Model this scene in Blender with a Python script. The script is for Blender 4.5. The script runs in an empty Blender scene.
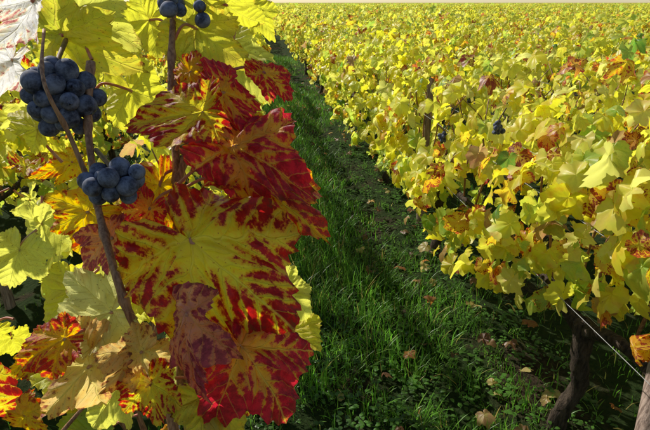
import bpy, math, numpy as np
from mathutils import Vector
rng = np.random.default_rng(7)
sc = bpy.context.scene
RAD = math.radians

# ------------------------------------------------------------------ camera
CAMH, PITCH, YAW, F = 1.35, RAD(22.6), RAD(7.2), 510.0
h = np.array([math.sin(YAW), math.cos(YAW), 0]); rt = np.array([math.cos(YAW), -math.sin(YAW), 0])
fw = h*math.cos(PITCH) - np.array([0,0,math.sin(PITCH)])
up = h*math.sin(PITCH) + np.array([0,0,math.cos(PITCH)])
EYE = np.array([0,0,CAMH])
def P(px, py, d):
    return EYE + d*(fw + rt*(px-325)/F + up*(215-py)/F)
cam = bpy.data.cameras.new("camera"); camo = bpy.data.objects.new("camera", cam)
sc.collection.objects.link(camo); camo.location = EYE
camo.rotation_euler = (math.pi/2-PITCH, 0, -YAW)
cam.sensor_width = 36; cam.lens = 36*F/650; cam.clip_start = 0.02; cam.clip_end = 4000
sc.camera = camo
sc.view_settings.view_transform = 'Standard'; sc.view_settings.look = 'None'
sc.view_settings.exposure = 0

# ------------------------------------------------------------------ light
SUN_EL, SUN_LEFT = RAD(39), RAD(40)      # elevation, azimuth left of the row direction (+Y)
sd = Vector((-math.sin(SUN_LEFT)*math.cos(SUN_EL), math.cos(SUN_LEFT)*math.cos(SUN_EL), math.sin(SUN_EL)))
w = bpy.data.worlds.new("World"); sc.world = w; w.use_nodes = True
wn = w.node_tree; bg = wn.nodes['Background']
sky = wn.nodes.new('ShaderNodeTexSky'); sky.sky_type = 'NISHITA'; sky.sun_disc = False
sky.sun_elevation = SUN_EL; sky.sun_rotation = -SUN_LEFT; sky.dust_density = 0.2
wn.links.new(sky.outputs[0], bg.inputs[0]); bg.inputs[1].default_value = 0.10
sl = bpy.data.lights.new("sun", 'SUN'); sl.energy = 5.0; sl.angle = RAD(0.5); sl.color = (1, .94, .84)
slo = bpy.data.objects.new("sun", sl); sc.collection.objects.link(slo)
slo.rotation_euler = sd.to_track_quat('Z', 'Y').to_euler(); slo.location = (-5, 5, 8)

# ------------------------------------------------------------------ node helpers
class NT:
    def __init__(s, name):
        s.m = bpy.data.materials.new(name); s.m.use_nodes = True
        s.t = s.m.node_tree; s.t.nodes.clear()
    def n(s, typ, **kw):
        nd = s.t.nodes.new(typ)
        for k, v in kw.items(): setattr(nd, k, v)
        return nd
    def set(s, sock, v):
        if hasattr(v, 'is_output'): s.t.links.new(v, sock)
        elif v is not None: sock.default_value = v
    def M(s, op, a, b=None, c=None):
        nd = s.n('ShaderNodeMath', operation=op)
        for i, v in enumerate((a, b, c)):
            if v is not None: s.set(nd.inputs[i], v)
        return nd.outputs[0]
    def SS(s, v, a, b, lo=0., hi=1.):
        nd = s.n('ShaderNodeMapRange', interpolation_type='SMOOTHSTEP')
        s.set(nd.inputs[0], v); nd.inputs[1].default_value = a; nd.inputs[2].default_value = b
        nd.inputs[3].default_value = lo; nd.inputs[4].default_value = hi
        return nd.outputs[0]
    def mix(s, f, a, b, bt='MIX'):
        nd = s.n('ShaderNodeMix', data_type='RGBA', blend_type=bt)
        s.set(nd.inputs[0], f); s.set(nd.inputs[6], a); s.set(nd.inputs[7], b)
        return nd.outputs[2]
    def noise(s, vec, scale, detail=3, rough=.55):
        nd = s.n('ShaderNodeTexNoise'); s.set(nd.inputs['Vector'], vec)
        nd.inputs['Scale'].default_value = scale; nd.inputs['Detail'].default_value = detail
        nd.inputs['Roughness'].default_value = rough
        return nd.outputs[0]
    def bright(s, col, sat, val):
        a = s.n('ShaderNodeHueSaturation'); s.set(a.inputs['Color'], col)
        a.inputs['Saturation'].default_value = sat; a.inputs['Value'].default_value = val
        m = s.n('ShaderNodeVectorMath', operation='MINIMUM'); s.set(m.inputs[0], a.outputs[0]); m.inputs[1].default_value = (.93,.93,.93)
        return m.outputs[0]
    def out(s, sh):
        o = s.n('ShaderNodeOutputMaterial'); s.t.links.new(sh, o.inputs[0])

def leaf_material(name, hero):
    T = NT(name)
    luv = T.n('ShaderNodeAttribute', attribute_name='luv')
    lc = T.n('ShaderNodeAttribute', attribute_name='lcol')
    lr = T.n('ShaderNodeAttribute', attribute_name='lred')
    seed = T.M('MULTIPLY', lr.outputs['Alpha'], 50.)
    comb = T.n('ShaderNodeCombineXYZ'); 
    sep0 = T.n('ShaderNodeSeparateXYZ'); T.set(sep0.inputs[0], luv.outputs['Vector'])
    T.set(comb.inputs[0], sep0.outputs[0]); T.set(comb.inputs[1], sep0.outputs[1]); T.set(comb.inputs[2], seed)
    co = comb.outputs[0]
    nA = T.noise(co, 3.0, 2 if hero else 0); nB = T.noise(co, 9., 6 if hero else 2, .74)
    wob = T.M('MULTIPLY', T.M('SUBTRACT', nA, .5), .20)
    x = T.M('ABSOLUTE', T.M('ADD', sep0.outputs[0], T.M('MULTIPLY', wob, .3)))
    y = T.M('ADD', sep0.outputs[1], wob)
    th = T.M('ARCTAN2', T.M('ABSOLUTE', sep0.outputs[0]), sep0.outputs[1])
    s1 = T.M('GREATER_THAN', th, RAD(27)); s2 = T.M('GREATER_THAN', th, RAD(83))
    a = T.M('ADD', T.M('MULTIPLY', s1, RAD(54)), T.M('MULTIPLY', s2, RAD(58)))
    rr = T.M('SQRT', T.M('ADD', T.M('MULTIPLY', x, x), T.M('MULTIPLY', y, y)))
    dl = T.M('SUBTRACT', T.M('ARCTAN2', x, y), a)
    u = T.M('MULTIPLY', rr, T.M('COSINE', dl)); v = T.M('MULTIPLY', rr, T.M('SINE', dl))
    av = T.M('ABSOLUTE', v)
    k = T.M('ADD', T.M('DIVIDE', T.M('SUBTRACT', u, T.M('MULTIPLY', av, 1.05)), .17),
            T.M('MULTIPLY', T.M('GREATER_THAN', v, 0.), .45))
    fr = T.M('FRACT', T.M('ADD', k, 20.))
    d2 = T.M('MULTIPLY', T.M('SUBTRACT', .5, T.M('ABSOLUTE', T.M('SUBTRACT', fr, .5))), .12)
    vm = T.SS(av, .003, .014, 1, 0); vs = T.SS(d2, .001, .007, .6, 0)
    vein = T.M('MAXIMUM', vm, vs)
    inter = T.M('MINIMUM', T.M('MINIMUM', T.M('DIVIDE', av, .10), T.M('DIVIDE', d2, .045)), 1.)
    R = T.M('ADD', T.M('MULTIPLY', inter, .34), T.M('MULTIPLY', sep0.outputs[2], .46))
    R = T.M('ADD', R, T.M('MULTIPLY', T.M('SUBTRACT', nA, .5), 1.2))
    R = T.M('ADD', R, T.M('MULTIPLY', T.M('SUBTRACT', nB, .5), 1.7))
    R = T.M('ADD', R, T.M('SUBTRACT', lc.outputs['Alpha'], 1.))
    fac = T.SS(R, .36, .60)
    base = lc.outputs['Color']
    hsv = T.n('ShaderNodeHueSaturation'); T.set(hsv.inputs['Color'], base)
    T.set(hsv.inputs['Hue'], T.M('ADD', .5, T.M('MULTIPLY', T.M('SUBTRACT', nA, .5), .10)))
    T.set(hsv.inputs['Value'], T.M('ADD', .72, T.M('MULTIPLY', nB, .55)))
    halo = T.SS(R, .05, .42)
    b2 = T.mix(T.M('MULTIPLY', halo, T.M('MULTIPLY', lc.outputs['Alpha'], .5)), hsv.outputs[0], (.84, .34, .02, 1))
    redn = T.mix(T.SS(nB, .40, .64), lr.outputs['Color'], T.mix(.58, lr.outputs['Color'], (.09, .008, .016, 1)))
    col = T.mix(fac, b2, redn)
    veinc = T.mix(.55, base, (.78, .58, .14, 1))
    col = T.mix(T.M('MULTIPLY', vein, .5), col, veinc)
    if hero:
        speck = T.SS(T.noise(co, 34., 2), .64, .72)
        rim = T.M('MULTIPLY', T.SS(sep0.outputs[2], .88, 1.), T.SS(nB, .5, .60))
        col = T.mix(T.M('MULTIPLY', T.M('MAXIMUM', speck, rim), .7), col, (.14, .06, .02, 1))
    else:
        rim = T.M('MULTIPLY', T.SS(sep0.outputs[2], .82, 1.), T.SS(nB, .54, .64))
        col = T.mix(T.M('MULTIPLY', rim, .55), col, (.28, .12, .03, 1))
    pr = T.n('ShaderNodeBsdfPrincipled'); T.set(pr.inputs['Base Color'], col)
    pr.inputs['Roughness'].default_value = .40
    pr.inputs['Specular IOR Level'].default_value = .5
    tr = T.n('ShaderNodeBsdfTranslucent')
    T.set(tr.inputs['Color'], T.bright(col, 1.04, 1.45))
    if hero:
        hgt = T.M('ADD', T.M('MULTIPLY', vein, -.6), T.M('MULTIPLY', nB, .6))
        hgt = T.M('ADD', hgt, T.M('MULTIPLY', inter, .35))
        bp = T.n('ShaderNodeBump'); T.set(bp.inputs['Height'], hgt)
        bp.inputs['Strength'].default_value = .8; bp.inputs['Distance'].default_value = .002
        T.set(pr.inputs['Normal'], bp.outputs[0]); T.set(tr.inputs['Normal'], bp.outputs[0])
    mx = T.n('ShaderNodeMixShader'); mx.inputs[0].default_value = .6
    T.t.links.new(pr.outputs[0], mx.inputs[1]); T.t.links.new(tr.outputs[0], mx.inputs[2])
    T.out(mx.outputs[0]); return T.m
M_LEAF = leaf_material("vine_leaf_close", True)
M_LEAFROW = leaf_material("vine_leaf", False)
def leaf_far():
    T = NT("vine_leaf_far"); lc = T.n('ShaderNodeAttribute', attribute_name='lcol')
    lr = T.n('ShaderNodeAttribute', attribute_name='lred')
    f = T.SS(lc.outputs['Alpha'], .5, 1.15, 0, .6)
    col = T.mix(f, lc.outputs['Color'], lr.outputs['Color'])
    d = T.n('ShaderNodeBsdfDiffuse'); t = T.n('ShaderNodeBsdfTranslucent'); T.set(d.inputs[0], col)
    T.set(t.inputs[0], T.bright(col, 1., 1.4)); mx = T.n('ShaderNodeMixShader'); mx.inputs[0].default_value = .55
    T.t.links.new(d.outputs[0], mx.inputs[1]); T.t.links.new(t.outputs[0], mx.inputs[2]); T.out(mx.outputs[0]); return T.m
M_LEAFFAR = leaf_far()

def simple_mat(name, c1, c2, scale, rough=.8, bump=.5, dist=.004, stretch=(1,1,1), spec=.3, detail=5, lo=.35, hi=.65):
    T = NT(name); tc = T.n('ShaderNodeTexCoord'); mp = T.n('ShaderNodeMapping')
    T.set(mp.inputs[0], tc.outputs['Object']); mp.inputs['Scale'].default_value = stretch
    nz = T.noise(mp.outputs[0], scale, detail, .65)
    col = T.mix(T.SS(nz, lo, hi), c1+(1,), c2+(1,))
    pr = T.n('ShaderNodeBsdfPrincipled'); T.set(pr.inputs['Base Color'], col)
    pr.inputs['Roughness'].default_value = rough; pr.inputs['Specular IOR Level'].default_value = spec
    bp = T.n('ShaderNodeBump'); T.set(bp.inputs['Height'], nz)
    bp.inputs['Strength'].default_value = bump; bp.inputs['Distance'].default_value = dist
    T.set(pr.inputs['Normal'], bp.outputs[0]); T.out(pr.outputs[0]); return T.m
M_BARK = simple_mat("old_vine_bark", (.022,.015,.010), (.085,.062,.045), 30, .9, 1., .01, (3,3,.5))
M_CANE = simple_mat("vine_cane_bark", (.18,.08,.04), (.42,.23,.12), 160, .55, .5, .001, (2,2,.35))
M_PET = simple_mat("petiole_skin", (.48,.12,.09), (.6,.34,.14), 60, .45, .2, .0005)
M_STAKE = simple_mat("weathered_stake_wood", (.16,.11,.09), (.42,.32,.27), 40, .85, .8, .003, (3,3,.3))
M_WIRE = simple_mat("galvanised_wire", (.25,.25,.25), (.40,.40,.40), 50, .5, .1, .0002)
M_RACH = simple_mat("grape_stem_skin", (.10,.07,.03), (.22,.13,.05), 90, .6, .3, .0005)

def grape_mat():
    T = NT("grape_skin"); tc = T.n('ShaderNodeTexCoord')
    n1 = T.noise(tc.outputs['Object'], 110, 3); n2 = T.noise(tc.outputs['Object'], 520, 5, .8)
    bl = T.M('ADD', T.M('MULTIPLY', n1, 1.0), T.M('MULTIPLY', n2, .55))
    col = T.mix(T.SS(bl, .52, 1.0), (.009,.009,.019,1), (.18,.20,.27,1))
    pr = T.n('ShaderNodeBsdfPrincipled'); T.set(pr.inputs['Base Color'], col)
    T.set(pr.inputs['Roughness'], T.SS(bl, .5, .85, .45, .85)); pr.inputs['Specular IOR Level'].default_value = .3
    T.out(pr.outputs[0]); return T.m
M_GRAPE = grape_mat()

def grass_mat():
    T = NT("grass_blade"); at = T.n('ShaderNodeAttribute', attribute_name='gcol')
    pr = T.n('ShaderNodeBsdfPrincipled'); T.set(pr.inputs['Base Color'], at.outputs['Color'])
    pr.inputs['Roughness'].default_value = .4; pr.inputs['Specular IOR Level'].default_value = .45
    tr = T.n('ShaderNodeBsdfTranslucent'); T.set(tr.inputs[0], T.bright(at.outputs['Color'],1.,1.3))
    mx = T.n('ShaderNodeMixShader'); mx.inputs[0].default_value = .5
    T.t.links.new(pr.outputs[0], mx.inputs[1]); T.t.links.new(tr.outputs[0], mx.inputs[2]); T.out(mx.outputs[0]); return T.m
M_GRASS = grass_mat()

def soil_mat():
    T = NT("vineyard_soil"); tc = T.n('ShaderNodeTexCoord')
    n1 = T.noise(tc.outputs['Object'], 2.5, 4); n2 = T.noise(tc.outputs['Object'], 45, 6, .7)
    c = T.mix(T.SS(n2, .35, .65), (.022,.016,.010,1), (.075,.055,.035,1))
    c = T.mix(T.M('MULTIPLY', T.SS(n1, .35, .5), .8), c, (.020,.045,.010,1))
    pr = T.n('ShaderNodeBsdfPrincipled'); T.set(pr.inputs['Base Color'], c); pr.inputs['Roughness'].default_value = 1.
    pr.inputs['Specular IOR Level'].default_value = .1
    bp = T.n('ShaderNodeBump'); T.set(bp.inputs['Height'], n2); bp.inputs['Distance'].default_value = .03; bp.inputs['Strength'].default_value = .9
    T.set(pr.inputs['Normal'], bp.outputs[0]); T.out(pr.outputs[0]); return T.m
M_SOIL = soil_mat()
M_FAR = simple_mat("distant_vine_canopy", (.25,.24,.03), (.6,.50,.07), 1.2, .9, 1., .2, (1,1,1), .1, 6)

# ------------------------------------------------------------------ mesh helpers
def empty(name):
    o = bpy.data.objects.new(name, None); sc.collection.objects.link(o); return o
def mesh_np(name, V, Fq, mats, attrs=None, matidx=None, smooth=True):
    me = bpy.data.meshes.new(name); n = len(V); m = len(Fq); kf = Fq.shape[1]
    me.vertices.add(n); me.vertices.foreach_set('co', np.ascontiguousarray(V, dtype=np.float32).ravel())
    me.loops.add(m*kf); me.loops.foreach_set('vertex_index', np.ascontiguousarray(Fq, dtype=np.int32).ravel())
    me.polygons.add(m)
    me.polygons.foreach_set('loop_start', np.arange(0, m*kf, kf, dtype=np.int32))
    me.polygons.foreach_set('loop_total', np.full(m, kf, dtype=np.int32))
    if smooth: me.polygons.foreach_set('use_smooth', np.ones(m, dtype=bool))
    for a in mats: me.materials.append(a)
    if matidx is not None: me.polygons.foreach_set('material_index', matidx.astype(np.int32))
    me.update(calc_edges=True)
    if attrs:
        for nm, (typ, arr) in attrs.items():
            at = me.attributes.new(nm, typ, 'POINT')
            at.data.foreach_set('vector' if typ == 'FLOAT_VECTOR' else 'color', np.ascontiguousarray(arr, dtype=np.float32).ravel())
    return me
def obj(name, me, parent=None, loc=None, rotz=0):
    o = bpy.data.objects.new(name, me); sc.collection.objects.link(o)
    if parent: o.parent = parent
    if loc is not None: o.location = loc
    if rotz: o.rotation_euler = (0, 0, rotz)
    return o

CP = np.array([(0,1.0),(10,.90),(22,.76),(31,.67),(40,.76),(54,.92),(66,.80),(80,.62),(87,.60),(98,.67),(112,.74),(128,.66),(145,.58),(160,.50),(171,.34),(178,.10)], float)
def outline(th, depth=1., jit=None, teeth=None):
    a = np.abs(np.degrees(th)); r = np.interp(a, CP[:,0], CP[:,1])
    mean = np.interp(a, [0,60,120,165,178], [.9,.82,.70,.48,.1])
    r = mean + (r-mean)*depth
    if jit is not None:
        r = r*(1+jit[0]*np.sin(th*1+jit[1])*.08+.05*np.sin(th*3+jit[2])+.03*np.sin(th*7+jit[3]))
    if teeth is not None:
        ph = a/teeth+.25*np.sin(a*.11+jit[1]); saw = np.abs((ph % 1)-.5)*2
        big = .6+.4*np.sin(a*.23+jit[2])
        r = r*(1+.13*big*(saw-.6)*np.clip((172-a)/20,0,1))
    return r

def leaf_template(A, rings, r, hero, widL=1., basal=1., droop=1.):
    th = np.linspace(-RAD(178), RAD(178), A); jit = r.uniform(0,6.28,4); jit[0] = r.normal()
    if hero: ro = outline(th, r.uniform(.6,1.05), jit, r.uniform(7.2,9.5))
    else:
        ro = outline(th, r.uniform(.45,1.05), jit); ro = ro*(1+.05*np.where(np.arange(A)%2, 1, -1))
    f = np.array(rings)
    X = f[:,None]*ro*np.sin(th); Y = f[:,None]*ro*np.cos(th)
    rad = np.broadcast_to(f[:,None], X.shape)
    rr = np.hypot(X, Y); TH = np.abs(np.broadcast_to(th, X.shape))
    a = np.where(TH>RAD(83), RAD(112), np.where(TH>RAD(27), RAD(54), 0))
    v = np.abs(rr*np.sin(TH-a)); u = rr*np.cos(TH-a)
    Z = np.zeros_like(X)
    pk = r.uniform(.3,.7)
    Z += pk*np.minimum(v,.25)*(1-.5*rad)
    if hero:
        k = (u-v*1.05)/.17+20; d2 = .5-np.abs(k%1-.5)
        Z += .065*d2*np.minimum(v/.08,1)
        ph = r.uniform(0,6.28,6)
        Z += .028*np.sin(X*13+ph[0])*np.sin(Y*12+ph[1])
    ph = r.uniform(0,6.28,6)
    Z += r.uniform(.06,.16)*rad**2*np.sin(np.broadcast_to(th,X.shape)*r.integers(3,6)+ph[2])
    if hero: Z += .04*rad**3*np.sin(np.broadcast_to(th,X.shape)*15+ph[3])
    cup = r.uniform(-.35,.6); Z -= cup*rr**2*.6
    Z += r.uniform(-.5,.25)*np.abs(X)*.6
    c = r.uniform(.2,1.3)*droop; Z -= c*np.clip(Y-.2,0,2)**2*.6
    sk = r.normal()*.45; Z += sk*X*Y
    X2 = np.where(X<0, X*widL, X); Y2 = np.where(Y<0, Y*basal, Y)
    V = np.stack([X2,Y2,Z],-1).reshape(-1,3)
    luv = np.stack([X,Y,rad],-1).reshape(-1,3)
    return V, luv
def grid_faces(R, A):
    i = np.arange(R-1)[:,None]; j = np.arange(A-1)[None]
    a = (i*A+j).ravel(); return np.stack([a, a+A, a+A+1, a+1], 1)
RT = np.random.default_rng(3)
def make_set(A, Rg, K):
    t = [leaf_template(A, Rg, RT, False) for _ in range(K)]
    return np.array([q[0] for q in t]), np.array([q[1] for q in t]), grid_faces(len(Rg), A)
NEARSET = make_set(41, [.03,.35,.7,1.], 20)
FARSET = make_set(17, [.05,.55,1.], 8)

def nrm(a): return a/np.maximum(np.linalg.norm(a, axis=-1, keepdims=True), 1e-9)
def leaves_mesh(name, pos, n, t, s, col, red, mat, r, S=NEARSET):
    TV, TL, TF = S
    N = len(pos); idx = r.integers(0, len(TV), N)
    n = nrm(n); t = nrm(t - n*np.sum(t*n, -1, keepdims=True)); x = np.cross(t, n)
    L = TV[idx]*s[:,None,None]*np.stack([r.uniform(.75,1.05,N),np.ones(N),r.uniform(.7,1.7,N)],1)[:,None]
    W = pos[:,None]+L[...,0:1]*x[:,None]+L[...,1:2]*t[:,None]+L[...,2:3]*n[:,None]
    nv = TV.shape[1]
    F_ = (TF[None]+ (np.arange(N)*nv)[:,None,None]).reshape(-1,4)
    at = {'luv': ('FLOAT_VECTOR', TL[idx].reshape(-1,3)),
          'lcol': ('FLOAT_COLOR', np.repeat(col, nv, 0)), 'lred': ('FLOAT_COLOR', np.repeat(red, nv, 0))}
    return mesh_np(name, W.reshape(-1,3), F_, [mat], at)

PAL = np.array([(.90,.74,.06,.28),(.85,.76,.09,.22),(.90,.80,.18,.20),(.70,.71,.10,.22),(.48,.58,.09,.2),(.18,.32,.05,.2),
                (.86,.62,.06,.80),(.82,.62,.07,1.0),(.62,.32,.07,.95),(.46,.30,.13,.35)])
def pick_cols(N, r, reddish):
    p0 = np.array([.27,.25,.15,.16,.08,.02,.03,.02,.01,.01]); p1 = np.array([.13,.12,.09,.14,.08,.02,.18,.17,.05,.02])
    P_ = p0[None]*(1-reddish[:,None])+p1[None]*reddish[:,None]; P_ /= P_.sum(1, keepdims=True)
    c = (r.random(N)[:,None] > np.cumsum(P_,1)).sum(1).clip(0,9)
    col = PAL[c].copy(); col[:,:3] *= r.uniform(.8,1.1,(N,1)); col[:,:3] *= r.uniform(.94,1.06,(N,3)); col[:,:3] = col[:,:3].clip(0,.92)
    col[:,3] += r.normal(0,.08,N)
    red = np.empty((N,4)); red[:,:3] = np.array([.44,.055,.04])*r.uniform(.6,1.4,(N,1)); red[:,1] *= r.uniform(.5,2,N)
    red[:,3] = r.random(N)
    return col, red
def sinoise(x, y, r_seed):
    q = np.random.default_rng(r_seed); s = 0
    for k in range(5):
        a, b, c = q.normal(0,1,2).tolist()+[q.uniform(0,6.28)]
        s = s+np.sin(x*a*3+y*b*3+c)
    return s/2.2
def row_foliage(name, y0, y1, seed, dens=360, top=1.08, bot=.45, hw=.24, redf=None, xmax=None, S=NEARSET, mat=None, ssc=1., botf=None):
    r = np.random.default_rng(seed); N = int((y1-y0)*dens)
    y = r.uniform(y0,y1,N)
    q = r.beta(1.2,1.05,N)
    tp = top+.07*sinoise(y*1.1, y*0, seed)+.02*np.sin(y*9)
    bt = (bot if botf is None else botf(y))+.08*sinoise(y*1.6, y*0, seed+1)
    z = bt+(tp-bt)*q
    side = np.where(r.random(N)<.5,-1,1)
    wd = hw*(1-.35*np.clip(q-.7,0,1)/.3)*(.75+.5*np.sin(np.clip(q,0,1)*2.6))
    x = side*wd*np.sqrt(r.uniform(.12,1,N))*(1+.26*sinoise(y*1.7, z*2.5, seed+2))
    ns = int(N*.06); k = r.integers(0,N,ns); z[k] = tp[k]+r.uniform(0,.14,ns); x[k] *= .6
    if xmax is not None: x = np.minimum(x, xmax-r.uniform(0,.06,N))
    hole = sinoise(y*2.6, z*5+side*3, seed+5)
    keep = (hole < .7)|(r.random(N)<.18)
    x,y,z,side,q,tp = [a[keep] for a in (x,y,z,side,q,tp)]; N = len(x)
    topf = np.clip((z-tp+.18)/.2,0,1)
    n = np.stack([side*(1-.5*topf)+r.normal(0,.7,N), r.normal(0,.8,N)-.1, .45+topf*.7+r.normal(0,.5,N)],1)
    t = np.stack([side*.35+r.normal(0,.5,N), r.normal(0,.7,N), -1+.6*topf+r.normal(0,.4,N)],1)
    s = ssc*r.uniform(.028,.072,N)*(1-.2*topf)
    redd = np.clip(.12+.35*sinoise(y*.9, z*1.5+side, seed+7),0,1)
    if redf is not None: redd = redf(x,y,z,r)
    col, red = pick_cols(N, r, redd)
    grn = (q<.3)&(r.random(N)<.3); col[grn,:3] = np.array([.40,.52,.08])
    return leaves_mesh(name, np.stack([x,y,z],1), n, t, s, col, red, mat or M_LEAFROW, r, S)

class Acc:
    def __init__(s): s.v=[]; s.f=[]; s.m=[]; s.n=0
    def add(s, V, Fq, mi=0):
        s.v.append(V); s.f.append(Fq+s.n); s.m.append(np.full(len(Fq),mi)); s.n += len(V)
    def mesh(s, name, mats):
        return mesh_np(name, np.concatenate(s.v), np.concatenate(s.f), mats, None, np.concatenate(s.m))
def catmull(pts, sub):
    p = np.array(pts, float); p = np.vstack([2*p[0]-p[1], p, 2*p[-1]-p[-2]]); o = []
    for i in range(1, len(p)-2):
        t = np.linspace(0,1,sub,endpoint=False)[:,None]
        o.append(.5*((2*p[i])+(-p[i-1]+p[i+1])*t+(2*p[i-1]-5*p[i]+4*p[i+1]-p[i+2])*t**2+(-p[i-1]+3*p[i]-3*p[i+1]+p[i+2])*t**3))
    o.append(p[-2][None]); return np.vstack(o)
def tube(acc, pts, radii, sub=6, seg=8, mi=0, gnarl=0., r=rng, nodes=0):
    pts = np.array(pts, float); rd = np.array(radii, float)
    C = catmull(pts, sub); rad = np.interp(np.linspace(0,1,len(C)), np.linspace(0,1,len(rd)), rd)
    if nodes:
        L = np.concatenate([[0], np.cumsum(np.linalg.norm(np.diff(C,axis=0),axis=1))])
        rad = rad*(1+.38*np.exp(-(((L/nodes)%1-.5)/.09)**2))
    T = nrm(np.gradient(C, axis=0)); ref = np.array([.31,.12,.94]) if abs(T[0][2])<.9 else np.array([1.,.1,.05])
    U = nrm(np.cross(T, ref)); W = np.cross(T, U)
    an = np.linspace(0, 2*math.pi, seg, endpoint=False)
    rr = rad[:,None]*(1+gnarl*r.normal(0,.5,(len(C),seg))+gnarl*np.sin(an*3+np.arange(len(C))[:,None]*.5)[...])
    V = C[:,None]+rr[...,None]*(np.cos(an)[None,:,None]*U[:,None]+np.sin(an)[None,:,None]*W[:,None])
    i = np.arange(len(C)-1)[:,None]; j = np.arange(seg)[None]
    a = i*seg+j; b = i*seg+(j+1)%seg
    Fq = np.stack([a.ravel(), b.ravel(), (b+seg).ravel(), (a+seg).ravel()],1)
    n0 = len(C)*seg
    V = V.reshape(-1,3); V = np.vstack([V, C[-1]+T[-1]*rad[-1]*.5])
    last = (len(C)-1)*seg; jj = np.arange(0,seg-seg%2,2)
    capf = np.stack([last+jj, last+(jj+1)%seg, last+(jj+2)%seg, np.full(len(jj), n0)],1)
    acc.add(V, np.vstack([Fq, capf]), mi)

def berry(acc, c, rad, r, mi, seg=16, rings=10):
    th = np.linspace(.08, math.pi-.08, rings); ph = np.linspace(0, 2*math.pi, seg, endpoint=False)
    el = r.uniform(.96,1.12); ax = nrm(r.normal(0,1,3)); 
    X = np.sin(th)[:,None]*np.cos(ph); Y = np.sin(th)[:,None]*np.sin(ph); Z = np.broadcast_to(np.cos(th)[:,None], X.shape)
    V = np.stack([X,Y,Z*el],-1).reshape(-1,3)
    u = nrm(np.cross(ax,[.3,.8,.2])); wv = np.cross(ax,u)
    V = V[:,0:1]*u+V[:,1:2]*wv+V[:,2:3]*ax
    i = np.arange(rings-1)[:,None]; j = np.arange(seg)[None]; a = i*seg+j; b = i*seg+(j+1)%seg
    Fq = np.stack([a.ravel(),(a+seg).ravel(),(b+seg).ravel(),b.ravel()],1)
    caps = []
    for base in (0,(rings-1)*seg):
        for k in range(1, seg-2, 2): caps.append([base, base+k, base+k+1, base+k+2])
    acc.add(c+V*rad, np.vstack([Fq, np.array(caps)]), mi)
def grape_cluster(name, top, center, ext, N, brad, seed, parent=None, seg=16, rings=10):
    r = np.random.default_rng(seed); ext = np.array(ext)
    p = r.normal(0,.5,(N,3)); rad = brad*r.uniform(.72,1.12,N)
    p = p*ext
    for it in range(150):
        d = p[:,None]-p[None]; dist = np.linalg.norm(d,axis=-1)+np.eye(N)*9
        mn = (rad[:,None]+rad[None])*.97; ov = np.clip(mn-dist,0,None)
        p += (d/dist[...,None]*ov[...,None]*.5).sum(1)*.6
        p -= p*.016/(ext/ext.mean())
    acc = Acc(); c = np.array(center)
    ax = [np.array(top), c+np.array([0,0,ext[2]*.8]), c, c-np.array([0,0,ext[2]*.6])]
    tube(acc, ax, [.0022,.002,.0016,.001], 5, 6, 1, r=r)
    for i in range(N):
        b = c+p[i]; berry(acc, b, rad[i], r, 0, seg, rings)
        a = c+np.array([0,0,np.clip(p[i][2]+.012,-ext[2]*.6,ext[2]*.8)])
        tube(acc, [a, (a+b)/2+r.normal(0,.001,3), b], [.0011,.0008,.001], 3, 6, 1, r=r)
    return obj(name, acc.mesh(name, [M_GRAPE, M_RACH]), parent)

# ------------------------------------------------------------------ ground
def ground():
    xs = np.concatenate([np.linspace(-1500,-10,14), np.linspace(-8,12,161), np.linspace(16,1500,14)])
    ys = np.concatenate([np.linspace(-40,-2,5), np.linspace(-1,16,171), np.linspace(20,2500,20)])
    X,Y = np.meshgrid(xs,ys)
    near = np.exp(-((X-1)/9)**2-((Y-4)/12)**2)
    Z = near*(.012*np.sin(X*5.1+Y*2.2)*np.sin(Y*4.3-X)+.012*np.sin(X*13+1)*np.sin(Y*11)+.008*np.sin(X*27+Y*9)*np.sin(Y*31))
    ph = ((X-.93+.5)%1.0)-.5
    Z += near*.05*np.exp(-(ph/.16)**2)
    i = np.arange(len(ys)-1)[:,None]; j = np.arange(len(xs)-1)[None]; a = (i*len(xs)+j).ravel()
    Fq = np.stack([a,a+1,a+len(xs)+1,a+len(xs)],1)
    V = np.stack([X,Y,Z],-1).reshape(-1,3)
    obj("ground", mesh_np("ground", V, Fq, [M_SOIL]))
ground()
def gz(x, y):
    near = np.exp(-((x-1)/9)**2-((y-4)/12)**2); ph = ((x-.93+.5)%1.0)-.5
    return near*(.012*np.sin(x*5.1+y*2.2)*np.sin(y*4.3-x)+.05*np.exp(-(ph/.16)**2))-.006

# ------------------------------------------------------------------ grass + weeds
def blades(name, x, y, H, W, r):
    N = len(x); az = r.uniform(0,2*math.pi,N); lean = r.uniform(.1,.95,N)*H; d = np.stack([np.cos(az),np.sin(az),np.zeros(N)],1)
    pz = np.cross(d,[0,0,1]); b = np.stack([x,y,gz(x,y)],1)
    pts = []
    for f,wf in ((0,1),(.4,.85),(.75,.55),(1,.08)):
        c = b+d*(lean*f**1.8)[:,None]; c[:,2] += H*(f-.25*f**3*lean/H)
        pts += [c-pz*(W*wf)[:,None]*.5, c+pz*(W*wf)[:,None]*.5]
    V = np.stack(pts,1).reshape(-1,3)
    f0 = np.array([[0,1,3,2],[2,3,5,4],[4,5,7,6]])
    Fq = (f0[None]+(np.arange(N)*8)[:,None,None]).reshape(-1,4)
    pt = (1+.35*sinoise(x*2.5,y*2.1,14))[:,None]
    g = np.where(r.random((N,1))<.06, np.array([[.40,.34,.10]]), np.array([[.13,.31,.03]]))*r.uniform(.45,1.4,(N,1))*r.uniform(.85,1.15,(N,3))*pt.clip(.5,1.5)
    col = np.repeat(np.concatenate([g,np.ones((N,1))],1),8,0)
    obj(name, mesh_np(name, V, Fq, [M_GRASS], {'gcol':('FLOAT_COLOR',col)}))
r = np.random.default_rng(21)
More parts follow.
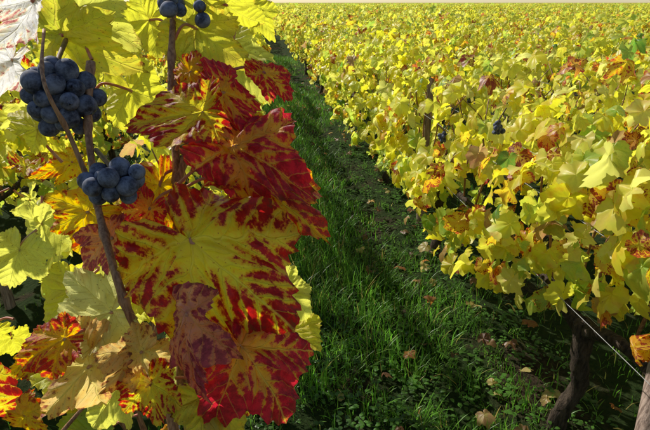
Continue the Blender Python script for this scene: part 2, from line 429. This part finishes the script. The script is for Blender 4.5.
N = 200000; y = .3+14*r.random(N)**1.5; x = r.uniform(-1.6,2.6,N)
keepx = (np.abs(x-.28)<.64)|(r.random(N)<.2)
cl = sinoise(x*2.6,y*1.9,4)+.8*sinoise(x*7,y*6,5)
cen = np.exp(-((x-.24)/.38)**2)*(.55+.45*np.clip((y-.8)/1.2,0,1))
keep = keepx&(cl+cen*2.4+r.normal(0,.35,N) > .30); x,y,cen,cl = x[keep],y[keep],cen[keep],cl[keep]
Hh = r.uniform(.035,.13,len(x))*(.5+.85*cen)*(1+.4*np.clip(cl,-1,1))
blades("grass", x, y, Hh, r.uniform(.002,.005,len(x)), r)

def weeds():
    r = np.random.default_rng(5); V=[];Fs=[];C=[];n=0
    K = 2100; cx = r.uniform(-.1,1.15,K); cy = .6+4.5*r.random(K)**1.3
    for a,b in zip(cx,cy):
        z0 = float(gz(np.array(a),np.array(b))); m = r.integers(4,9); s = r.uniform(.005,.015); g = np.array([.08,.19,.03])*r.uniform(.5,1.5)
        for k in range(m):
            az = r.uniform(0,6.28); d = np.array([math.cos(az),math.sin(az),0]); pz = np.array([-d[1],d[0],0]); o = np.array([a,b,z0])+d*r.uniform(.002,.02); hz = r.uniform(.01,.05); o[2]+=hz
            for f,wf,zz in ((0,.15,0),(.35,.9,.25),(.75,.9,.3),(1.1,.2,.1)):
                c = o+d*s*f*1.5; c[2]+=s*zz
                V += [c-pz*s*wf*.6, c+pz*s*wf*.6]; C += [np.append(g,1)]*2
            Fs += [[n,n+1,n+3,n+2],[n+2,n+3,n+5,n+4],[n+4,n+5,n+7,n+6]]; n += 8
    obj("weeds", mesh_np("weeds", np.array(V), np.array(Fs), [M_GRASS], {'gcol':('FLOAT_COLOR',np.array(C))}))
weeds()
def fallen():
    r = np.random.default_rng(9); N = 240
    y = .5+9*r.random(N)**1.4; x = np.where(r.random(N)<.5, r.uniform(-.1,1.2,N), .93+r.normal(0,.2,N))
    pos = np.stack([x,y,gz(x,y)+r.uniform(.03,.09,N)],1)
    n = np.stack([r.normal(0,.5,N),r.normal(0,.5,N),np.ones(N)],1); t = np.stack([r.normal(0,1,N),r.normal(0,1,N),r.normal(0,.1,N)],1)
    P4 = np.array([(.24,.14,.07,.2),(.45,.32,.13,.3),(.34,.15,.06,.6),(.6,.50,.20,.3),(.15,.08,.05,.2)])
    col = P4[r.integers(0,5,N)]; red = np.tile([.16,.04,.02,.5],(N,1)); red[:,3]=r.random(N)
    obj("fallen_leaves", leaves_mesh("fallen_leaves", pos, n, t, r.uniform(.018,.045,N), col, red, M_LEAFROW, r))
fallen()

# ------------------------------------------------------------------ trunks, canes, wires
def trunks_mesh(name, ys, seed, y0, y1, stakes=(), front=False):
    r = np.random.default_rng(seed); acc = Acc()
    for y in ys:
        lx, ly = r.normal(0,.03,2); b = np.array([0,y,-.03])
        pts = [b, b+[lx*.5,ly*.5,.13], b+[lx*1.6+r.normal(0,.02),ly,.25], b+[lx*.6,ly*1.4,.38], b+[0,ly,.5]]
        tube(acc, pts, [.038,.027,.024,.027,.034], 8, 12, 0, .13, r)
        hd = pts[-1]
        for sg in (-1,1):
            tube(acc, [hd-[0,0,.03], hd+[r.normal(0,.01),sg*.15,.04], hd+[0,sg*.32,.03], hd+[0,sg*.52,.03]], [.026,.017,.013,.010], 6, 8, 0, .1, r)
            for k in range(4):
                yy = sg*(.06+.13*k); c0 = hd+[0,yy,.035]
                tube(acc, [c0, c0+[r.normal(0,.03),r.normal(0,.03),.2], c0+[r.normal(0,.04),r.normal(0,.05),.34], c0+[r.normal(0,.05),r.normal(0,.06),.48]], [.0045,.0038,.003,.0016], 4, 6, 1, 0, r, .07)
    for s in stakes:
        tube(acc, [[.03,s,-.1],[.03,s,.5],[.035,s+.01,.95]], [.024,.023,.021], 4, 8, 2, .04, r)
    L = y1-y0
    for zz,dx in ((.50,.0),(.82,.1),(.82,-.1))+(((.60,-.13),) if front else ()):
        tube(acc, [[dx,y0,zz],[dx,y0+L*.35,zz-.006],[dx,y0+L*.7,zz+.004],[dx,y1,zz]], [.0009]*4, 6, 6, 3, 0, r)
    return acc.mesh(name, [M_BARK, M_CANE, M_STAKE, M_WIRE])

SEG = 2.5
FOL = [row_foliage("foliage_part", 0, SEG, 100+i, 380, 1.08, .38) for i in range(5)]
FOLF = [row_foliage("foliage_far_part", 0, SEG, 100+i, 260, 1.08, .38, S=FARSET, mat=M_LEAFFAR, ssc=1.1) for i in range(5)]
TRK = [trunks_mesh("trunks_part", [.61,1.86], 200+i, 0, SEG, (1.2,) if i%2==0 else ()) for i in range(3)]
ROWX0 = .93
r = np.random.default_rng(77)
def seg_at(parent, x, y, trunks=True):
    k = int(r.integers(0,5)); rot = r.random()<.5; far = math.hypot(x,y) > 7.5
    obj("foliage", (FOLF if far else FOL)[k], parent, (x+r.normal(0,.02), y+(SEG if rot else 0), r.normal(0,.02)), math.pi if rot else 0)
    if trunks: obj("trunks", TRK[int(r.integers(0,3))], parent, (x, y, 0))

for i in range(-9, 46):
    x = ROWX0+i*1.0 if i >= 0 else ROWX0-.16+i*1.0
    row = empty("vine_row")
    if i == 0:
        def rf(x,y,z,q): return np.clip(.80-(y-1.0)*.40,.06,.62)*np.clip(1.15-(z-.6)*.8,.3,1)
        bf = lambda y: np.interp(y, [0,1.0,1.3,1.7,2.3,2.8,6],[.58,.56,.40,.28,.28,.38,.38])
        obj("foliage", row_foliage("foliage_near", -.3, 6.0, 41, 540, 1.08, .3, .24, rf, botf=bf), row, (x,0,0))
        obj("trunks", trunks_mesh("trunks_near", [1.21,2.46,3.71,4.96], 42, -2.5, 6, (2.85,5.3), True), row, (x,0,0))
        sa = Acc(); tube(sa, [[-.16,.66,-.05],[-.03,.84,.36],[.05,.97,.75]], [.026,.025,.023], 5, 10, 0, .04, rng)
        obj("leaning_stake", sa.mesh("leaning_stake",[M_STAKE]), row, (x,0,0))
        for gy,gzz in ((1.9,.86),(1.45,1.0)):
            grape_cluster("grape_cluster", (x-.2,gy,gzz+.06), (x-.22,gy,gzz), (.018,.018,.026), 14, .008, int(gy*100), None, 14, 10).parent = row
        ystart = 6.0
    elif i == -1:
        obj("foliage", row_foliage("foliage_near", .95, 6.0, 43, 230, 1.0, .66, .20, None, .24, botf=lambda y: .66+.03*np.sin(y*3)), row, (x,0,0))
        obj("trunks", trunks_mesh("trunks_near", [.45,1.7,2.95,4.2,5.45], 44, .2, 6, (1.1,4.8)), row, (x,0,0))
        ystart = 6.0
    else:
        ystart = -1.5
    y = ystart
    while y < 60:
        ym = y+SEG
        if (x/max(ym,.1) < 1.15 or (abs(x)<4 and y<6)) and (-x/max(ym,.1) < .85 or (x>-4 and y<8)):
            seg_at(row, x, y, math.hypot(x,y) < 10)
        y += SEG
def far():
    ys = np.array([62,90,140,220,400,800,1400.]); xs = np.linspace(-1400,1400,60)
    X,Y = np.meshgrid(xs,ys); Z = 1.0+0*X
    V = np.stack([X,Y,Z],-1).reshape(-1,3); a = (np.arange(6)[:,None]*60+np.arange(59)[None]).ravel()
    obj("distant_vineyard", mesh_np("distant_vineyard", V, np.stack([a,a+1,a+61,a+60],1), [M_FAR]))
far()

# ------------------------------------------------------------------ foreground vine
vine = empty("foreground_grapevine")
ST = {
 'mottle': ((.86,.70,.06), .93, (.50,.03,.025)),
 'red':    ((.90,.46,.08), 1.08, (.62,.04,.06)),
 'orange': ((.92,.52,.03), .78, (.60,.09,.015)),
 'orred':  ((.92,.50,.03), .96, (.64,.06,.035)),
 'yellow': ((.90,.74,.07), .38, (.45,.12,.02)),
 'ygreen': ((.72,.72,.12), .34, (.4,.2,.03)),
 'pale':   ((.80,.78,.28), .36, (.4,.25,.05)),
 'glare':  ((.90,.78,.72), .72, (.64,.28,.26)),  # pinkish near-white leaf colour stands in for sun glare at top left
 'green':  ((.30,.42,.06), .28, (.2,.1,.02)),
 'olive':  ((.56,.54,.06), .5, (.38,.12,.02)),
 'tan':    ((.68,.52,.20), .74, (.40,.16,.08)),
 'purple': ((.72,.38,.30), .98, (.46,.10,.14)),
}
HR = np.random.default_rng(31)
HV=[];HL=[];HC=[];HRD=[];HF=[];hn=0
AH = 151; RH = list(np.concatenate([[.015,.05],np.linspace(.1,1,24)])); GF = grid_faces(len(RH),AH)
petacc = Acc()
def hero(b, t, style, wid=1., yaw=0., attach=None, bend=0., widL=1., basal=1., droop=1., seed=None, db=0.):
    global hn
    B = P(*b); Tp = P(*t); ax = Tp-B; L = np.linalg.norm(ax); ty = ax/L
    n0 = nrm(EYE-(B+Tp)/2); n0 = nrm(n0-ty*np.dot(n0,ty)); xx = np.cross(ty,n0)
    n1 = n0*math.cos(yaw)+xx*math.sin(yaw); xx = np.cross(ty,n1)
    q = HR if seed is None else np.random.default_rng(seed)
    V, luv = leaf_template(AH, RH, q, True, widL, basal, droop)
    V = V.copy(); V[:,0] *= wid
    V[:,2] += bend*(np.abs(V[:,0])**1.6)
    W = B+L*(V[:,0:1]*xx+V[:,1:2]*ty+V[:,2:3]*n1)
    base, bias, rc = ST[style]; m = len(W)
    HV.append(W); HL.append(luv); HF.append(GF+hn); hn += m
    HC.append(np.tile(np.array(base+(bias+db,)),(m,1))); HRD.append(np.tile(np.array(rc+(HR.random(),)),(m,1)))
    A = P(*attach) if attach else B - ty*L*.7 - n1*L*.25+np.array([0,0,-.01])
    mid = (A+B)/2+np.array([0,0,.004])+HR.normal(0,.003,3)
    tube(petacc, [A, mid, B-n1*.001, B+ty*L*.04-n1*.0005], [.0016,.0013,.0015,.001], 6, 7, 0, 0, HR)

hero((190,240,.400),(302,336,.395),'mottle',.72,-.15,attach=(177,205,.44),widL=1.0,basal=.7,droop=.4,db=.02)
hero((233,146,.425),(318,186,.415),'red',.70,-.35,attach=(176,186,.44),basal=.75)
hero((246,172,.435),(326,240,.425),'orred',.58,-.3,attach=(180,190,.45))
hero((203,112,.42),(124,124,.42),'mottle',.60,.3,attach=(176,150,.45),basal=.7)
hero((222,92,.44),(262,142,.43),'red',.5,.2,attach=(180,130,.46))
hero((186,312,.37),(186,406,.36),'purple',.50,.7,attach=(180,272,.42),bend=-.9,basal=.7)
hero((240,345,.405),(300,426,.40),'red',.80,-.3,attach=(190,300,.45),basal=.8)
hero((190,72,.45),(208,110,.44),'orred',.6,.3,attach=(178,100,.46))
hero((264,72,.47),(296,98,.47),'red',.5,-.4,attach=(232,70,.47))
hero((150,208,.43),(130,240,.43),'red',.85,.3,attach=(172,190,.45))
hero((160,185,.45),(178,240,.44),'orred',.7,-.3,attach=(172,170,.46))
hero((88,212,.42),(32,236,.42),'orange',.75,.2,attach=(100,215,.43))
hero((112,238,.41),(72,268,.40),'purple',.85,.5,attach=(108,240,.43))
hero((128,250,.45),(105,292,.44),'yellow',.8,.2,attach=(112,250,.45))
hero((112,312,.41),(50,328,.41),'pale',.95,.2,attach=(130,318,.43))
hero((152,272,.46),(170,330,.45),'yellow',.8,.1,attach=(120,290,.46))
hero((66,338,.385),(6,370,.38),'orred',.6,.3,attach=(110,325,.43),basal=.6)
hero((90,366,.40),(36,424,.40),'tan',.72,.1,attach=(140,345,.44))
hero((142,352,.40),(98,394,.39),'tan',.8,-.4,attach=(150,352,.43))
hero((150,382,.41),(158,430,.41),'mottle',.85,.2,attach=(155,360,.44))
hero((120,385,.44),(90,430,.44),'ygreen',.9,.2)
hero((205,395,.42),(245,436,.42),'olive',.9,-.2)
hero((60,35,.46),(125,72,.46),'olive',.8,.3,attach=(92,60,.46))
hero((70,10,.47),(140,42,.47),'ygreen',.8,-.3,attach=(95,30,.48))
hero((34,0,.40),(16,52,.39),'glare',.6,-.7,attach=(60,-20,.45))
hero((12,60,.44),(2,104,.43),'glare',.8,-.8)
hero((195,28,.48),(245,66,.48),'olive',.8,.2,attach=(174,40,.48))
hero((150,20,.50),(120,60,.50),'yellow',.8,.2,attach=(172,30,.49))
hero((228,50,.52),(262,88,.50),'ygreen',.7,-.2,attach=(176,60,.50))
hero((38,130,.48),(8,105,.48),'yellow',.7,.3)
hero((130,90,.50),(150,140,.50),'yellow',.8,.3,attach=(95,90,.50))
hero((225,5,.48),(262,30,.50),'yellow',.8,.3,attach=(176,10,.5))
hero((252,8,.54),(276,38,.55),'yellow',.8,-.3)
hero((292,330,.52),(322,350,.50),'yellow',.8,-.3)
hero((285,290,.50),(318,318,.50),'ygreen',.8,-.3)
hero((20,250,.52),(5,290,.52),'ygreen',.9,.3)
hero((70,290,.50),(40,330,.50),'yellow',.9,.3)
hero((110,290,.50),(140,330,.52),'ygreen',.9,.3)
hero((225,370,.48),(215,425,.47),'orange',.9,.3)
fr = np.random.default_rng(12)
stl = ['yellow','ygreen','yellow','olive','yellow','green','ygreen','mottle','orange']
for k in range(62):
    px = fr.uniform(-60,275); py = fr.uniform(-30,440); d = fr.uniform(.54,.9)
    a = fr.uniform(.2,2.9); L = fr.uniform(34,68)*.5/d*.95; dd = fr.uniform(-.05,.05); si = fr.integers(0,len(stl)); w_ = fr.uniform(.6,1); yw = fr.uniform(-1.,1.)
    if px > 125 and py < 290: continue
    hero((px,py,d),(px+L*math.cos(a),py+L*math.sin(a),d+dd), stl[si], w_, yw)
HVv = np.concatenate(HV)
me = mesh_np("leaves", HVv, np.concatenate(HF), [M_LEAF], {'luv':('FLOAT_VECTOR',np.concatenate(HL)),'lcol':('FLOAT_COLOR',np.concatenate(HC)),'lred':('FLOAT_COLOR',np.concatenate(HRD))})
obj("leaves", me, vine)
obj("petioles", petacc.mesh("petioles",[M_PET]), vine)
ca = Acc(); cr = np.random.default_rng(2)
def cane(pp, rd, nodes=.05, mi=0, g=.04): tube(ca, [P(*q) for q in pp], rd, 8, 12, mi, g, cr, nodes)
root = P(185,560,.50)
tube(ca, [[root[0]-.02,.47,-.03],[root[0]-.03,.46,.2],[root[0],.45,.42],[root[0]-.02,.44,.55]], [.05,.036,.033,.04], 8, 12, 1, .13, cr)
hd = [root[0]-.02,.44,.55]
tube(ca, [hd, P(200,600,.47), P(172,420,.445), P(150,356,.43), P(128,310,.40), P(110,255,.39), P(98,208,.405)], [.008,.006,.0045,.0042,.0034,.0030,.0028], 10, 12, 0, .05, cr, .055)
cane([(98,208,.405),(84,170,.41),(66,128,.395),(50,98,.38),(42,70,.385),(44,30,.42)], [.0028,.0021,.0018,.0015,.0014,.0011])
cane([(98,208,.405),(92,165,.42),(88,120,.425),(91,62,.43)], [.0028,.0028,.0030,.0032])
tube(ca, [hd, P(215,560,.5), P(185,400,.47), P(180,300,.46), P(177,225,.455), P(176,160,.46), P(171,90,.47), P(173,20,.48), P(176,-60,.5)], [.008,.006,.005,.0045,.0040,.0036,.0034,.003,.002], 10, 12, 0, .05, cr, .06)
cane([(176,185,.455),(200,120,.47),(225,70,.50),(240,0,.52)], [.0035,.003,.0025,.002])
cane([(171,90,.47),(192,60,.48),(200,0,.49)], [.003,.0025,.002])
obj("canes", ca.mesh("canes",[M_CANE,M_BARK]), vine)
br = .0088
grape_cluster("grape_cluster", P(66,40,.46), P(62,98,.425), (.028,.018,.030), 36, br*.96, 3, vine, 24, 16)
grape_cluster("grape_cluster", P(96,150,.43), P(114,182,.385), (.026,.016,.013), 16, br*.90, 8, vine, 24, 16)
grape_cluster("grape_cluster", P(172,-20,.48), P(172,6,.46), (.012,.010,.008), 6, br*.82, 5, vine, 20, 14)
grape_cluster("grape_cluster", P(205,-10,.50), P(201,13,.46), (.006,.005,.008), 2, br*.8, 6, vine, 20, 14)
